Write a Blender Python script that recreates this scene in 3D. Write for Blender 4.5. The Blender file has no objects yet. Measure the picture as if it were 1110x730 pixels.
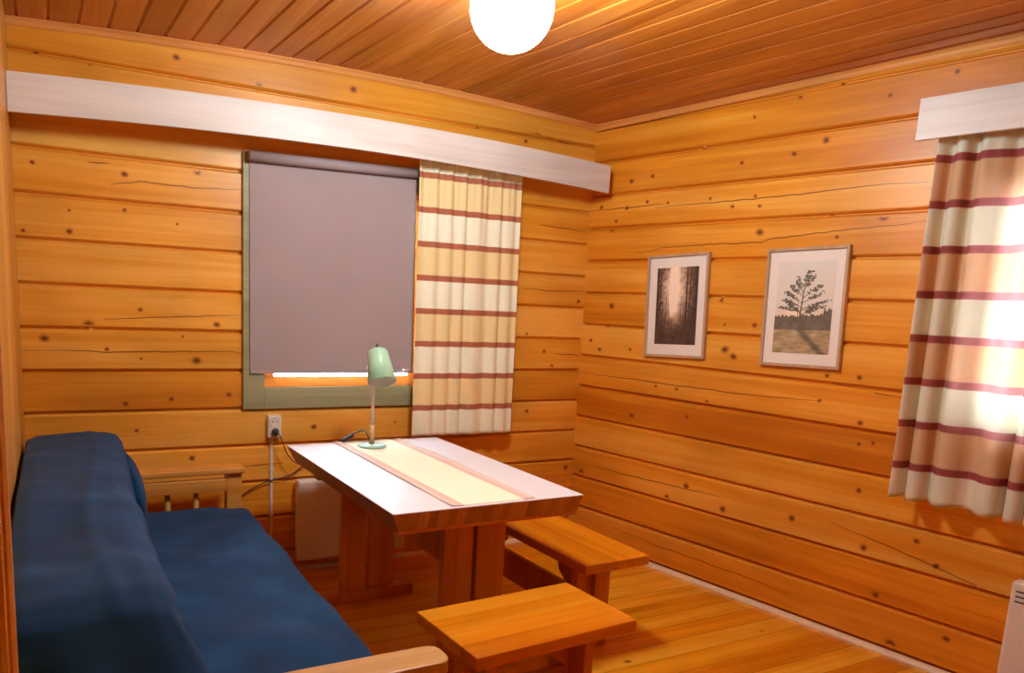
import bpy, bmesh, math, random
from mathutils import Vector, Matrix
random.seed(7)
COL = bpy.context.scene.collection
PI = math.pi

# ------------------------------------------------------------------ helpers
def srgb(r, g, b):
    f = lambda c: (c/255/12.92) if c/255 <= .04045 else ((c/255+.055)/1.055)**2.4
    return (f(r), f(g), f(b), 1)

def link(o, parent=None):
    COL.objects.link(o)
    if parent is not None: o.parent = parent
    return o

def obj(name, bm, mats, parent=None, smooth=False):
    me = bpy.data.meshes.new(name)
    bm.normal_update()
    bm.to_mesh(me); bm.free()
    if not isinstance(mats, (list, tuple)): mats = [mats]
    for m in mats: me.materials.append(m)
    if smooth:
        for p in me.polygons: p.use_smooth = True
    o = bpy.data.objects.new(name, me)
    return link(o, parent)

def tag(o, label=None, cat=None, group=None, kind=None):
    if label: o['label'] = label
    if cat: o['category'] = cat
    if group: o['group'] = group
    if kind: o['kind'] = kind
    return o

def thing(name, label, cat, loc=(0, 0, 0), rz=0.0, group=None):
    o = bpy.data.objects.new(name, None)
    o.empty_display_size = .1
    o.location = loc; o.rotation_euler = (0, 0, rz)
    link(o); return tag(o, label, cat, group)

def box(bm, x0, x1, y0, y1, z0, z1, bev=0.0, seg=2, M=None, mat=0):
    r = bmesh.ops.create_cube(bm, size=1.0)
    vs = r['verts']
    for v in vs:
        v.co = Vector(((x0+x1)/2+v.co.x*(x1-x0), (y0+y1)/2+v.co.y*(y1-y0), (z0+z1)/2+v.co.z*(z1-z0)))
    fs = set(f for v in vs for f in v.link_faces)
    if bev > 0:
        es = list(set(e for v in vs for e in v.link_edges))
        rr = bmesh.ops.bevel(bm, geom=es, offset=bev, segments=seg, affect='EDGES', profile=.5)
        vs = list(set(rr['verts']) | set(v for v in vs if v.is_valid))
        fs = set(f for v in vs for f in v.link_faces)
    for f in fs: f.material_index = mat
    if M is not None:
        for v in vs: v.co = M @ v.co
    return vs

def prism(bm, pts, axis, a0, a1, bev=0.0):
    """closed 2-D outline extruded along an axis; pts are the other two coordinates in order"""
    def mk(p, a):
        if axis == 'x': return (a, p[0], p[1])
        if axis == 'y': return (p[0], a, p[1])
        return (p[0], p[1], a)
    A = [bm.verts.new(mk(p, a0)) for p in pts]
    B = [bm.verts.new(mk(p, a1)) for p in pts]
    n = len(pts)
    fs = [bm.faces.new(A), bm.faces.new(B[::-1])]
    for i in range(n):
        fs.append(bm.faces.new((A[i], B[i], B[(i+1) % n], A[(i+1) % n])))
    bmesh.ops.recalc_face_normals(bm, faces=fs)
    if bev > 0:
        es = list(set(e for f in fs for e in f.edges))
        bmesh.ops.bevel(bm, geom=es, offset=bev, segments=2, affect='EDGES', profile=.5)

def tube(bm, pts, r, seg=8, caps=True):
    pts = [Vector(p) for p in pts]
    rr = r if isinstance(r, (list, tuple)) else [r]*len(pts)
    rings = []; up = None
    for i, p in enumerate(pts):
        if i == 0: d = pts[1]-pts[0]
        elif i == len(pts)-1: d = pts[-1]-pts[-2]
        else: d = pts[i+1]-pts[i-1]
        d.normalize()
        if up is None:
            up = Vector((0, 0, 1)) if abs(d.z) < .9 else Vector((1, 0, 0))
        a = d.cross(up).normalized(); up = a.cross(d).normalized()
        rings.append([bm.verts.new(p + a*math.cos(2*PI*k/seg)*rr[i] + up*math.sin(2*PI*k/seg)*rr[i]) for k in range(seg)])
    for i in range(len(rings)-1):
        for k in range(seg):
            f = bm.faces.new((rings[i][k], rings[i][(k+1) % seg], rings[i+1][(k+1) % seg], rings[i+1][k])); f.smooth = True
    if caps:
        bm.faces.new(rings[0][::-1]); bm.faces.new(rings[-1])

def lathe(bm, prof, seg=32, M=None):
    rings = []
    for r, z in prof:
        if r < 1e-6: rings.append([bm.verts.new((0, 0, z))])
        else: rings.append([bm.verts.new((r*math.cos(2*PI*k/seg), r*math.sin(2*PI*k/seg), z)) for k in range(seg)])
    for i in range(len(rings)-1):
        A, B = rings[i], rings[i+1]
        for k in range(seg):
            k2 = (k+1) % seg
            if len(A) == 1 and len(B) == 1: continue
            if len(A) == 1: f = bm.faces.new((A[0], B[k2], B[k]))
            elif len(B) == 1: f = bm.faces.new((A[k], A[k2], B[0]))
            else: f = bm.faces.new((A[k], A[k2], B[k2], B[k]))
            f.smooth = True
    if M is not None:
        for R in rings:
            for v in R: v.co = M @ v.co

def smoothcurve(pts, n=8):
    """Catmull-Rom through the points"""
    P = [Vector(p) for p in pts]; P = [2*P[0]-P[1]] + P + [2*P[-1]-P[-2]]
    out = []
    for i in range(1, len(P)-2):
        for k in range(n):
            t = k/n
            out.append(.5*((2*P[i]) + (P[i+1]-P[i-1])*t + (2*P[i-1]-5*P[i]+4*P[i+1]-P[i+2])*t*t + (3*P[i]-P[i-1]-3*P[i+1]+P[i+2])*t**3))
    out.append(P[-2]); return out

# ------------------------------------------------------------------ materials
class NT:
    def __init__(s, name):
        s.m = bpy.data.materials.new(name); s.m.use_nodes = True
        s.t = s.m.node_tree; s.t.nodes.clear()
        s.out = s.n('ShaderNodeOutputMaterial')
    def n(s, typ, **kw):
        nd = s.t.nodes.new(typ)
        for k, v in kw.items(): setattr(nd, k, v)
        return nd
    def l(s, a, b): s.t.links.new(a, b)
    def put(s, sock, v):
        if hasattr(v, 'is_output') or isinstance(v, bpy.types.NodeSocket): s.l(v, sock)
        else: sock.default_value = v
    def math(s, op, a, b=None, c=None, clamp=False):
        nd = s.n('ShaderNodeMath', operation=op, use_clamp=clamp)
        s.put(nd.inputs[0], a)
        if b is not None: s.put(nd.inputs[1], b)
        if c is not None: s.put(nd.inputs[2], c)
        return nd.outputs[0]
    def coords(s, kind='Object'):
        return s.n('ShaderNodeTexCoord').outputs[kind]
    def sep(s, v):
        nd = s.n('ShaderNodeSeparateXYZ'); s.l(v, nd.inputs[0]); return nd.outputs
    def comb(s, x, y, z):
        nd = s.n('ShaderNodeCombineXYZ')
        for i, v in enumerate((x, y, z)): s.put(nd.inputs[i], v)
        return nd.outputs[0]
    def noise(s, vec, scale, detail=3, rough=.55, dist=0.0, w=None):
        nd = s.n('ShaderNodeTexNoise')
        if w is not None:
            nd.noise_dimensions = '4D'; s.put(nd.inputs['W'], w)
        s.l(vec, nd.inputs['Vector'])
        nd.inputs['Scale'].default_value = scale; nd.inputs['Detail'].default_value = detail
        nd.inputs['Roughness'].default_value = rough; nd.inputs['Distortion'].default_value = dist
        return nd.outputs['Fac']
    def ramp(s, fac, stops, interp='LINEAR'):
        nd = s.n('ShaderNodeValToRGB'); s.put(nd.inputs[0], fac)
        cr = nd.color_ramp; cr.interpolation = interp
        while len(cr.elements) < len(stops): cr.elements.new(.5)
        for e, (p, c) in zip(cr.elements, stops):
            e.position = p; e.color = c if len(c) == 4 else (*c, 1)
        return nd.outputs[0]
    def mix(s, fac, a, b, blend='MIX'):
        nd = s.n('ShaderNodeMix', data_type='RGBA', blend_type=blend)
        s.put(nd.inputs[0], fac); s.put(nd.inputs[6], a); s.put(nd.inputs[7], b)
        return nd.outputs[2]
    def mrange(s, v, a, b, c=0.0, d=1.0, smooth=False):
        nd = s.n('ShaderNodeMapRange')
        if smooth: nd.interpolation_type = 'SMOOTHSTEP'
        s.put(nd.inputs[0], v)
        for i, x in enumerate((a, b, c, d)): nd.inputs[i+1].default_value = x
        return nd.outputs[0]
    def bump(s, h, strength=.2, dist=.002):
        nd = s.n('ShaderNodeBump'); s.l(h, nd.inputs['Height'])
        nd.inputs['Strength'].default_value = strength; nd.inputs['Distance'].default_value = dist
        return nd.outputs[0]
    def principled(s, color, rough=.5, metal=0.0, normal=None, spec=.5, coat=0.0, **kw):
        b = s.n('ShaderNodeBsdfPrincipled')
        s.put(b.inputs['Base Color'], color); s.put(b.inputs['Roughness'], rough)
        b.inputs['Metallic'].default_value = metal
        b.inputs['Specular IOR Level'].default_value = spec
        if coat: b.inputs['Coat Weight'].default_value = coat; b.inputs['Coat Roughness'].default_value = .12
        if normal is not None: s.l(normal, b.inputs['Normal'])
        s.l(b.outputs[0], s.out.inputs[0]); return b

def plain(name, rgb, rough=.5, metal=0.0, var=.06, scale=30, bump=0.0, spec=.5):
    N = NT(name); co = N.coords()
    f = N.noise(co, scale, 3)
    k = N.mrange(f, .3, .7, 1-var, 1+var)
    c = N.mix(1.0, rgb, N.comb(k, k, k), 'MULTIPLY')
    nm = N.bump(N.noise(co, scale*6, 2), bump, .001) if bump else None
    N.principled(c, rough, metal, nm, spec); return N.m

def wood(name, dark, mid, light, axis='x', across='z', rough=.38, pitch=None, off=0.0, spec=.4,
         knots=False, coat=0.0, gs=1.0, vary=.12, joint=0.0, bumpk=.12, randobj=False, autoknots=0.0):
    """pine: streaks stretched along `axis`, a tint of its own for every board of width `pitch` counted along `across`"""
    N = NT(name); co = N.coords(); s = N.sep(co)
    ix = {'x': 0, 'y': 1, 'z': 2}
    if pitch:
        bi = N.math('FLOOR', N.math('DIVIDE', N.math('SUBTRACT', s[ix[across]], off), pitch))
    else: bi = 0.0
    if randobj:
        oi = N.n('ShaderNodeObjectInfo'); bi = N.math('ADD', bi, N.math('MULTIPLY', oi.outputs['Random'], 37.0))
    wn = N.n('ShaderNodeTexWhiteNoise', noise_dimensions='1D'); N.put(wn.inputs['W'], bi)
    rnd = wn.outputs['Value']
    mp = N.n('ShaderNodeMapping'); N.l(co, mp.inputs[0])
    sc = [9.0*gs]*3; sc[ix[axis]] = .55*gs; mp.inputs['Scale'].default_value = sc
    w = N.math('MULTIPLY', rnd, 23.0)
    g1 = N.noise(mp.outputs[0], 1.0, 5, .55, .9, w)
    mp2 = N.n('ShaderNodeMapping'); N.l(co, mp2.inputs[0])
    sc = [70.0*gs]*3; sc[ix[axis]] = 1.3*gs; mp2.inputs['Scale'].default_value = sc
    g2 = N.noise(mp2.outputs[0], 1.0, 3, .6, .3, w)
    v = N.math('ADD', N.math('MULTIPLY', g1, .72), N.math('MULTIPLY', g2, .28))
    v = N.math('ADD', v, N.math('MULTIPLY', N.math('SUBTRACT', rnd, .5), vary))
    col = N.ramp(v, [(.30, dark), (.50, mid), (.70, light)])
    # slow blotches of the old varnish
    bl = N.noise(co, 1.7, 2, .5, 0, w)
    k = N.mrange(bl, .3, .7, .84, 1.12)
    col = N.mix(1.0, col, N.comb(k, k, k), 'MULTIPLY')
    if autoknots:
        mk = N.n('ShaderNodeMapping'); N.l(co, mk.inputs[0])
        sc = [1.0]*3; sc[ix[axis]] = .6; mk.inputs['Scale'].default_value = sc
        vo = N.n('ShaderNodeTexVoronoi'); N.l(mk.outputs[0], vo.inputs['Vector']); vo.inputs['Scale'].default_value = autoknots
        kk = N.mrange(vo.outputs['Distance'], .02, .075, 1, 0, True)
        sel = N.math('GREATER_THAN', N.sep(vo.outputs['Color'])[0], .55)
        col = N.mix(N.math('MULTIPLY', N.math('MULTIPLY', kk, sel), .85), col, srgb(120, 48, 8))
    if knots:
        uv = N.n('ShaderNodeUVMap', uv_map='mark').outputs[0]; u = N.sep(uv)
        r = N.math('SQRT', N.math('ADD', N.math('MULTIPLY', u[0], u[0]), N.math('MULTIPLY', u[1], u[1])))
        r = N.math('ADD', r, N.math('MULTIPLY', N.math('SUBTRACT', N.noise(co, 90, 2), .5), .25))
        col = N.mix(N.mrange(r, .45, 1.0, .7, 0, True), col, srgb(176, 92, 24))
        col = N.mix(N.mrange(r, .2, .62, .8, 0, True), col, srgb(84, 30, 4))
    if joint and pitch:
        fr = N.math('FRACT', N.math('DIVIDE', N.math('SUBTRACT', s[ix[across]], off), pitch))
        d = N.math('MULTIPLY', N.math('MINIMUM', fr, N.math('SUBTRACT', 1.0, fr)), pitch)
        j = N.mrange(d, joint*.4, joint, .7, 0)
        col = N.mix(j, col, srgb(70, 30, 8))
    N.principled(col, rough, 0, N.bump(v, bumpk, .002), spec, coat)
    return N.m

LOG = .18
M = {}
M['log_back'] = wood('varnished_log_pine', srgb(204, 124, 22), srgb(228, 156, 48), srgb(240, 184, 86), 'x', 'z', .36, LOG, .113, knots=True, vary=.22)
M['log_right'] = wood('varnished_log_pine_amber', srgb(200, 112, 16), srgb(226, 146, 36), srgb(240, 178, 76), 'x', 'z', .36, LOG, .022, knots=True, vary=.22)
M['panel'] = wood('vertical_pine_panel', srgb(176, 112, 36), srgb(204, 140, 60), srgb(222, 170, 96), 'z', 'y', .4, .12, 0, joint=.003)
M['ceiling'] = wood('ceiling_pine', srgb(164, 88, 26), srgb(186, 108, 38), srgb(204, 130, 56), 'y', 'x', .25, .107, -2.812, vary=.2, autoknots=4.5, gs=1.2)
M['floor'] = wood('floor_pine', srgb(206, 120, 8), srgb(228, 152, 22), srgb(242, 184, 56), 'x', 'y', .22, .115, 0, vary=.3, joint=.0022, autoknots=4.5)
M['trim'] = wood('moulding_pine', srgb(196, 120, 50), srgb(220, 150, 78), srgb(232, 172, 104), 'x', 'z', .35)
M['trim_z'] = wood('post_pine', srgb(184, 106, 30), srgb(208, 134, 52), srgb(224, 158, 76), 'z', 'y', .35)
M['stool'] = wood('stool_pine', srgb(206, 112, 8), srgb(226, 138, 18), srgb(236, 162, 42), 'x', 'y', .26, .09, 0, vary=.25, randobj=True, autoknots=9)
M['stool_leg'] = wood('stool_leg_pine', srgb(176, 88, 22), srgb(206, 118, 38), srgb(222, 142, 60), 'z', 'x', .34)
M['table_leg'] = wood('table_leg_pine', srgb(170, 84, 22), srgb(204, 116, 38), srgb(220, 140, 60), 'z', 'x', .34, autoknots=8)
M['table_edge'] = wood('table_edge_block_pine', srgb(146, 84, 36), srgb(176, 108, 54), srgb(198, 134, 76), 'z', 'x', .36, .035, 0, vary=.28)
M['sofa_wood'] = wood('light_sofa_pine', srgb(196, 140, 66), srgb(216, 166, 92), srgb(230, 188, 122), 'x', 'y', .34, autoknots=7)
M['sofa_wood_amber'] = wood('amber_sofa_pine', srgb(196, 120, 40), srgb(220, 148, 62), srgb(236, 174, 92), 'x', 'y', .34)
M['white_wash'] = wood('whitewashed_board', srgb(196, 186, 180), srgb(214, 206, 200), srgb(226, 220, 215), 'x', 'z', .42, vary=.05, bumpk=.05, gs=1.4)
M['green_paint'] = wood('worn_grey_green_paint', srgb(122, 120, 84), srgb(146, 146, 110), srgb(164, 164, 132), 'x', 'z', .5, vary=.1)
M['sash'] = wood('sash_pine', srgb(200, 110, 30), srgb(226, 140, 50), srgb(236, 160, 76), 'x', 'z', .35)
M['laminate'] = plain('white_laminate', srgb(232, 234, 244), .36, var=.01, spec=.35)
M['radiator'] = plain('white_enamel', srgb(226, 222, 216), .35, var=.015)
M['slot'] = plain('dark_slot', srgb(70, 66, 62), .7)
M['plastic'] = plain('white_plastic', srgb(226, 222, 212), .35, var=.02)
M['plastic_dark'] = plain('black_plastic', srgb(44, 40, 40), .4)
M['steel'] = plain('brushed_steel', srgb(190, 185, 180), .3, metal=1.0, var=.04)
M['mint'] = plain('mint_enamel', srgb(176, 228, 196), .35, var=.02)
M['mint_blue'] = plain('pale_aqua_enamel', srgb(160, 205, 196), .32, var=.02)
M['shade_in'] = plain('white_reflector', srgb(222, 222, 214), .4, var=.01)
M['beech'] = wood('beech', srgb(196, 150, 100), srgb(214, 170, 120), srgb(226, 186, 140), 'z', 'x', .4)
M['pole'] = plain('white_pole', srgb(222, 208, 205), .3, var=.02)
M['frame'] = wood('pale_oak_frame', srgb(176, 142, 108), srgb(196, 162, 128), srgb(208, 178, 146), 'z', 'x', .4, gs=2)
M['mat'] = plain('white_picture_mount', srgb(236, 228, 220), .6, var=.01)
M['baseboard'] = plain('cream_quarter_round', srgb(232, 212, 180), .4, var=.04)
M['amber_wood'] = M['sofa_wood_amber']  # spare key for the same amber sofa pine, in its own colour

def fabric_blue(name):
    N = NT(name); co = N.coords()
    a = N.noise(co, 5, 4); w1 = N.n('ShaderNodeTexWave', wave_type='BANDS', bands_direction='X'); w1.inputs['Scale'].default_value = 160
    w2 = N.n('ShaderNodeTexWave', wave_type='BANDS', bands_direction='Y'); w2.inputs['Scale'].default_value = 160
    N.l(co, w1.inputs['Vector']); N.l(co, w2.inputs['Vector'])
    wv = N.math('MULTIPLY', w1.outputs['Fac'], w2.outputs['Fac'])
    col = N.ramp(a, [(.3, srgb(14, 54, 90)), (.55, srgb(20, 66, 108)), (.75, srgb(32, 84, 128))])
    b = N.principled(col, .85, 0, N.bump(wv, .08, .001), .2)
    b.inputs['Sheen Weight'].default_value = .06
    b.inputs['Sheen Roughness'].default_value = .5
    return N.m
M['blue'] = fabric_blue('blue_woven_throw')

def fabric_blind():
    N = NT('taupe_blind_cloth'); co = N.coords()
    f = N.noise(co, 420, 2); g = N.noise(co, 2.5, 2)
    k = N.math('ADD', N.mrange(f, .3, .7, .94, 1.06), N.mrange(g, .3, .7, -.03, .03))
    c = N.mix(1.0, srgb(164, 150, 152), N.comb(k, k, k), 'MULTIPLY')
    N.principled(c, .8, 0, None, .2); return N.m
M['blind'] = fabric_blind()

def fabric_curtain(name, stripe, beige, cream, trans=.35):
    """bands counted down from the heading: thin stripes every 0.165 m, beige and cream fields between them by turns"""
    N = NT(name); co = N.coords(); s = N.sep(co)
    t = N.math('DIVIDE', N.math('SUBTRACT', 1.985+.0825, s[2]), .165)     # stripe k is centred on t = k + .5
    fr = N.math('FRACT', t)
    d = N.math('ABSOLUTE', N.math('SUBTRACT', fr, .5))
    isst = N.mrange(d, .080, .094, 1, 0)
    par = N.math('MODULO', N.math('FLOOR', N.math('ADD', t, .5)), 2.0)     # 1 = beige, 0 = cream
    par = N.math('GREATER_THAN', par, .5)
    below = N.math('LESS_THAN', t, .5)
    field = N.mix(par, cream, beige)
    w = N.n('ShaderNodeTexWave', wave_type='BANDS', bands_direction='Z'); w.inputs['Scale'].default_value = 110
    N.l(co, w.inputs['Vector'])
    k = N.mrange(w.outputs['Fac'], 0, 1, .97, 1.02)
    col = N.mix(isst, field, stripe)
    col = N.mix(1.0, col, N.comb(k, k, k), "MULTIPLY")
    b = N.n('ShaderNodeBsdfPrincipled'); N.l(col, b.inputs['Base Color']); b.inputs['Roughness'].default_value = .85
    b.inputs['Specular IOR Level'].default_value = .15
    tr = N.n('ShaderNodeBsdfTranslucent'); N.l(N.mix(.35, col, (1, 1, 1, 1)), tr.inputs['Color'])
    mx = N.n('ShaderNodeMixShader'); mx.inputs[0].default_value = trans
    N.l(b.outputs[0], mx.inputs[1]); N.l(tr.outputs[0], mx.inputs[2]); N.l(mx.outputs[0], N.out.inputs[0])
    return N.m
M['curtain'] = fabric_curtain('striped_curtain_cloth', srgb(184, 112, 84), srgb(240, 222, 168), srgb(246, 248, 224), .08)
M['curtain_r'] = fabric_curtain('striped_curtain_cloth_rose', srgb(176, 92, 92), srgb(230, 198, 162), srgb(240, 240, 224), .38)

def glass():
    N = NT('window_pane_glass')
    tr = N.n('ShaderNodeBsdfTransparent'); gl = N.n('ShaderNodeBsdfGlossy'); gl.inputs['Roughness'].default_value = .02
    fr = N.n('ShaderNodeFresnel'); fr.inputs['IOR'].default_value = 1.45
    mx = N.n('ShaderNodeMixShader'); N.l(fr.outputs[0], mx.inputs[0]); N.l(tr.outputs[0], mx.inputs[1]); N.l(gl.outputs[0], mx.inputs[2])
    N.l(mx.outputs[0], N.out.inputs[0]); return N.m
M['glass'] = glass()

def emit(name, rgb, strength):
    N = NT(name); e = N.n('ShaderNodeEmission'); e.inputs[0].default_value = rgb; e.inputs[1].default_value = strength
    N.l(e.outputs[0], N.out.inputs[0]); return N.m
LAMP = 40.0
SKY = 26.0
EXPO = 1.62
CAMLOC = (-2.7261, -3.6055, 1.3871)
CAMANG = (0.49569, -0.16390, 0.04698)
KB= [(-2.78, 1.852, 0.0133), (-2.442, 1.845, 0.0178), (-2.148, 1.887, 0.018), (-2.654, 1.678, 0.0088), (-2.445, 1.698, 0.0133), (-2.823, 1.583, 0.0132), (-2.657, 1.593, 0.0176), (-2.235, 1.659, 0.0089), (-2.392, 1.282, 0.0132), (-2.597, 1.212, 0.0264), (-2.07, 1.226, 0.0179), (-2.764, 1.151, 0.022), (-2.218, 1.169, 0.0089), (-2.529, 1.108, 0.0132), (-2.393, 1.068, 0.0089), (-2.16, 1.061, 0.0268), (-2.017, 0.902, 0.0181), (-2.27, 0.886, 0.0179), (-2.461, 0.869, 0.0178), (-2.419, 0.747, 0.0134), (-2.185, 0.608, 0.0182), (-1.607, 0.734, 0.0187), (-2.75, 2.273, 0.0136), (-2.562, 2.258, 0.009), (-2.229, 2.346, 0.0183), (-1.88, 2.29, 0.0186), (-1.439, 2.346, 0.024), (-0.259, 1.122, 0.016), (-0.201, 1.038, 0.0161), (-0.353, 0.778, 0.0159), (-0.339, 0.664, 0.016), (-0.052, 0.428, 0.0224), (-0.043, 1.412, 0.0164), (-0.385, 1.219, 0.0105), (-1.171, 0.742, 0.0097), (-0.754, 2.268, 0.0154), (-0.464, 2.243, 0.0159), (-0.397, 2.29, 0.0107)]
KR= [(0.716, 2.174, 0.0176), (0.281, 2.062, 0.0187), (0.42, 2.076, 0.0157), (0.398, 1.947, 0.0131), (0.264, 1.923, 0.016), (0.078, 1.939, 0.0164), (0.785, 1.935, 0.0124), (0.533, 1.933, 0.0103), (0.194, 1.857, 0.0161), (1.336, 2.137, 0.0209), (1.196, 2.337, 0.0143), (1.579, 2.278, 0.0136), (1.197, 2.097, 0.0165), (0.94, 2.087, 0.0146), (1.028, 1.929, 0.012), (1.055, 1.882, 0.0119), (0.913, 1.889, 0.0121), (1.253, 1.99, 0.0116), (1.07, 1.763, 0.0237), (1.435, 1.729, 0.0135), (1.814, 2.322, 0.0156), (1.372, 2.36, 0.0117), (0.981, 2.285, 0.0122), (0.904, 1.449, 0.0193), (1.095, 1.335, 0.0188), (0.937, 1.33, 0.0096), (0.951, 1.21, 0.024), (1.002, 1.179, 0.0214), (1.605, 1.143, 0.0177), (1.467, 1.136, 0.0135), (0.209, 1.395, 0.0267), (1.448, 1.024, 0.0113), (0.56, 0.983, 0.0127), (0.693, 0.984, 0.0125), (0.18, 1.277, 0.0161), (0.072, 1.194, 0.0164), (0.144, 1.147, 0.0162), (0.169, 1.809, 0.0162), (0.365, 1.164, 0.013), (0.881, 0.942, 0.0146), (0.414, 0.804, 0.0209), (0.772, 0.851, 0.0149), (0.807, 0.492, 0.02), (0.694, 0.406, 0.0204), (0.073, 0.412, 0.0279), (1.031, 0.423, 0.0244), (1.387, 0.47, 0.0233), (1.633, 0.952, 0.0177), (1.639, 0.863, 0.0133), (1.696, 0.877, 0.0132), (1.664, 0.665, 0.0179), (1.715, 0.425, 0.0225), (1.914, 0.511, 0.0176), (1.997, 0.432, 0.0175), (1.789, 0.239, 0.0227), (1.872, 0.053, 0.0275), (2.071, 0.153, 0.0179), (1.393, 1.827, 0.0136), (1.617, 1.799, 0.0221)]
CB=[[(-2.496, 1.798), (-2.377, 1.824), (-2.168, 1.82), (-1.957, 1.833)], [(-2.534, 1.238), (-2.348, 1.249), (-2.155, 1.261), (-1.96, 1.272)], [(-2.849, 1.101), (-2.66, 1.103), (-2.533, 1.094), (-2.474, 1.099), (-2.223, 1.101), (-2.025, 1.105), (-1.962, 1.094)], [(-0.433, 1.467), (-0.222, 1.464), (-0.002, 1.472)], [(-0.194, 1.109), (0.002, 1.099)], [(-0.343, 1.817), (-0.25, 1.812), (-0.111, 1.812), (-0.019, 1.804)], [(-1.95, 0.555), (-1.754, 0.56)], [(-0.462, 2.292), (-0.294, 2.283), (-0.041, 2.258)], [(-2.58, 1.876), (-2.501, 1.881)]]
CR= [[(0.452, 1.915), (0.793, 1.915), (1.171, 1.918), (1.482, 1.928), (1.639, 1.932), (1.775, 1.926)], [(0.355, 1.68), (0.517, 1.705), (0.8, 1.716), (1.082, 1.716), (1.118, 1.73), (1.414, 1.753), (1.629, 1.766), (1.782, 1.778)], [(0.011, 1.001), (0.382, 1.003), (0.688, 1.003), (0.981, 1.005), (1.238, 1.011), (1.454, 1.023)], [(0.134, 0.469), (0.412, 0.467), (0.758, 0.476), (1.006, 0.481)], [(0.344, 0.143), (0.641, 0.127), (0.762, 0.127), (1.043, 0.124), (1.242, 0.119), (1.412, 0.113)], [(1.562, 0.499), (1.86, 0.452), (2.231, 0.383)], [(-0.004, 1.924), (0.329, 1.927), (0.51, 1.927)], [(1.485, 1.104), (1.718, 1.085), (1.808, 1.081)]]
# ------------------------------------------------------------------ frames of the walls
DL = 0.1692                                   # the right wall opens out by this angle
RZ = math.atan2(-math.cos(DL), math.sin(DL))  # local x runs along it towards the camera, -y into the room
def zc(x):                                    # the old boarded ceiling is slightly arched
    if x <= 0: return 2.430-.045*((x+1.4)/1.4)**2
    return 2.385+min(x, .3)*.08

def log_profile(z0, z1, off, depth=.022, half=.013):
    """front face of the stacked logs as (y, z), chamfered at every joint"""
    P = []
    k = math.floor((z0-off)/LOG)-1
    zs = []
    while off+k*LOG < z1+LOG:
        j = off+k*LOG
        zs += [(0.0, j-half), (depth*.45, j-half*.45), (depth, j-.0022), (depth, j+.0022), (depth*.45, j+half*.45), (0.0, j+half)]
        k += 1
    def yat(z):
        for (ya, a), (yb, b) in zip(zs, zs[1:]):
            if a <= z <= b: return ya+(yb-ya)*(z-a)/(b-a) if b > a else ya
        return 0
    P = [(yat(z0), z0)]+[p for p in zs if z0+1e-5 < p[1] < z1-1e-5]+[(yat(z1), z1)]
    return P

def log_wall(name, off, L0, L1, top, opening, knots, cracks, mat, thick=.15):
    bm = bmesh.new(); uvl = bm.loops.layers.uv.new('mark')
    def piece(x0, x1, z0, z1):
        pr = log_profile(z0, z1, off)
        pts = pr+[(thick, z1), (thick, z0)]
        prism(bm, pts, 'x', x0, x1)
    ox0, ox1, oz0, oz1 = opening
    piece(L0, ox0, 0, top); piece(ox1, L1, 0, top)
    piece(ox0, ox1, 0, oz0); piece(ox0, ox1, oz1, top)
    for f in bm.faces:
        for lp in f.loops: lp[uvl].uv = (9, 9)
    def yoff(z):
        d = abs(((z-off)/LOG+.5) % 1-.5)*LOG
        return 0.0 if d > .013 else .022*(1-d/.013)
    eps = .0004
    for x, z, r in knots:                       # knots of the wood, flush with its face
        R = r*1.0; n = 14; st = random.uniform(1.0, 1.35); a0 = random.uniform(-.3, .3)
        c = bm.verts.new((x, yoff(z)-eps, z)); ring = []
        for k in range(n):
            a = 2*PI*k/n; px = R*st*math.cos(a); pz = R*math.sin(a)
            X = x+px*math.cos(a0)-pz*math.sin(a0); Z = z+px*math.sin(a0)+pz*math.cos(a0)
            ring.append((bm.verts.new((X, yoff(Z)-eps, Z)), (math.cos(a), math.sin(a))))
        for k in range(n):
            v1, u1 = ring[k]; v2, u2 = ring[(k+1) % n]
            f = bm.faces.new((c, v1, v2))
            for lp, u in zip(f.loops, ((0, 0), u1, u2)): lp[uvl].uv = u
    for cr in cracks:                           # drying cracks
        pts = []
        for (xa, za), (xb, zb) in zip(cr, cr[1:]):
            m = max(2, int(abs(xb-xa)/.035))
            for k in range(m):
                t = k/m; pts.append((xa+(xb-xa)*t, za+(zb-za)*t+random.uniform(-.0022, .0022)))
        pts.append(cr[-1]); n = len(pts); rows = []
        for i, (x, z) in enumerate(pts):
            w = .0035*math.sin(PI*min(1, max(.08, i/(n-1)*.92+.04)))**.6+random.uniform(0, .0008)
            rows.append([bm.verts.new((x, yoff(z)-eps, z+w)), bm.verts.new((x, yoff(z)-eps, z)), bm.verts.new((x, yoff(z)-eps, z-w))])
        for A, B in zip(rows, rows[1:]):
            for k, (ua, ub) in enumerate(((1, 0), (0, 1))):
                f = bm.faces.new((A[k], A[k+1], B[k+1], B[k]))
                for lp, u in zip(f.loops, (ua, ub, ub, ua)): lp[uvl].uv = (u, 0)
    return tag(obj(name, bm, mat), kind='structure')

# ------------------------------------------------------------------ the room
def more_knots(n, x0, x1, z0, z1, seed):
    r = random.Random(seed)
    return [(r.uniform(x0, x1), r.uniform(z0, z1), r.uniform(.006, .012)) for _ in range(n)]
wb = log_wall('wall_back', .113, -2.97, .10, 2.43, (-1.90, -1.01, .90, 1.95),
              KB, CB, M['log_back'])
wr = log_wall('wall_right', .022, -.13, 4.56, 2.43, (1.98, 2.80, .96, 1.94),
              KR+more_knots(20, 2.9, 4.4, .1, 2.3, 6), CR, M['log_right'])
wr.rotation_euler = (0, 0, RZ)

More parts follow.
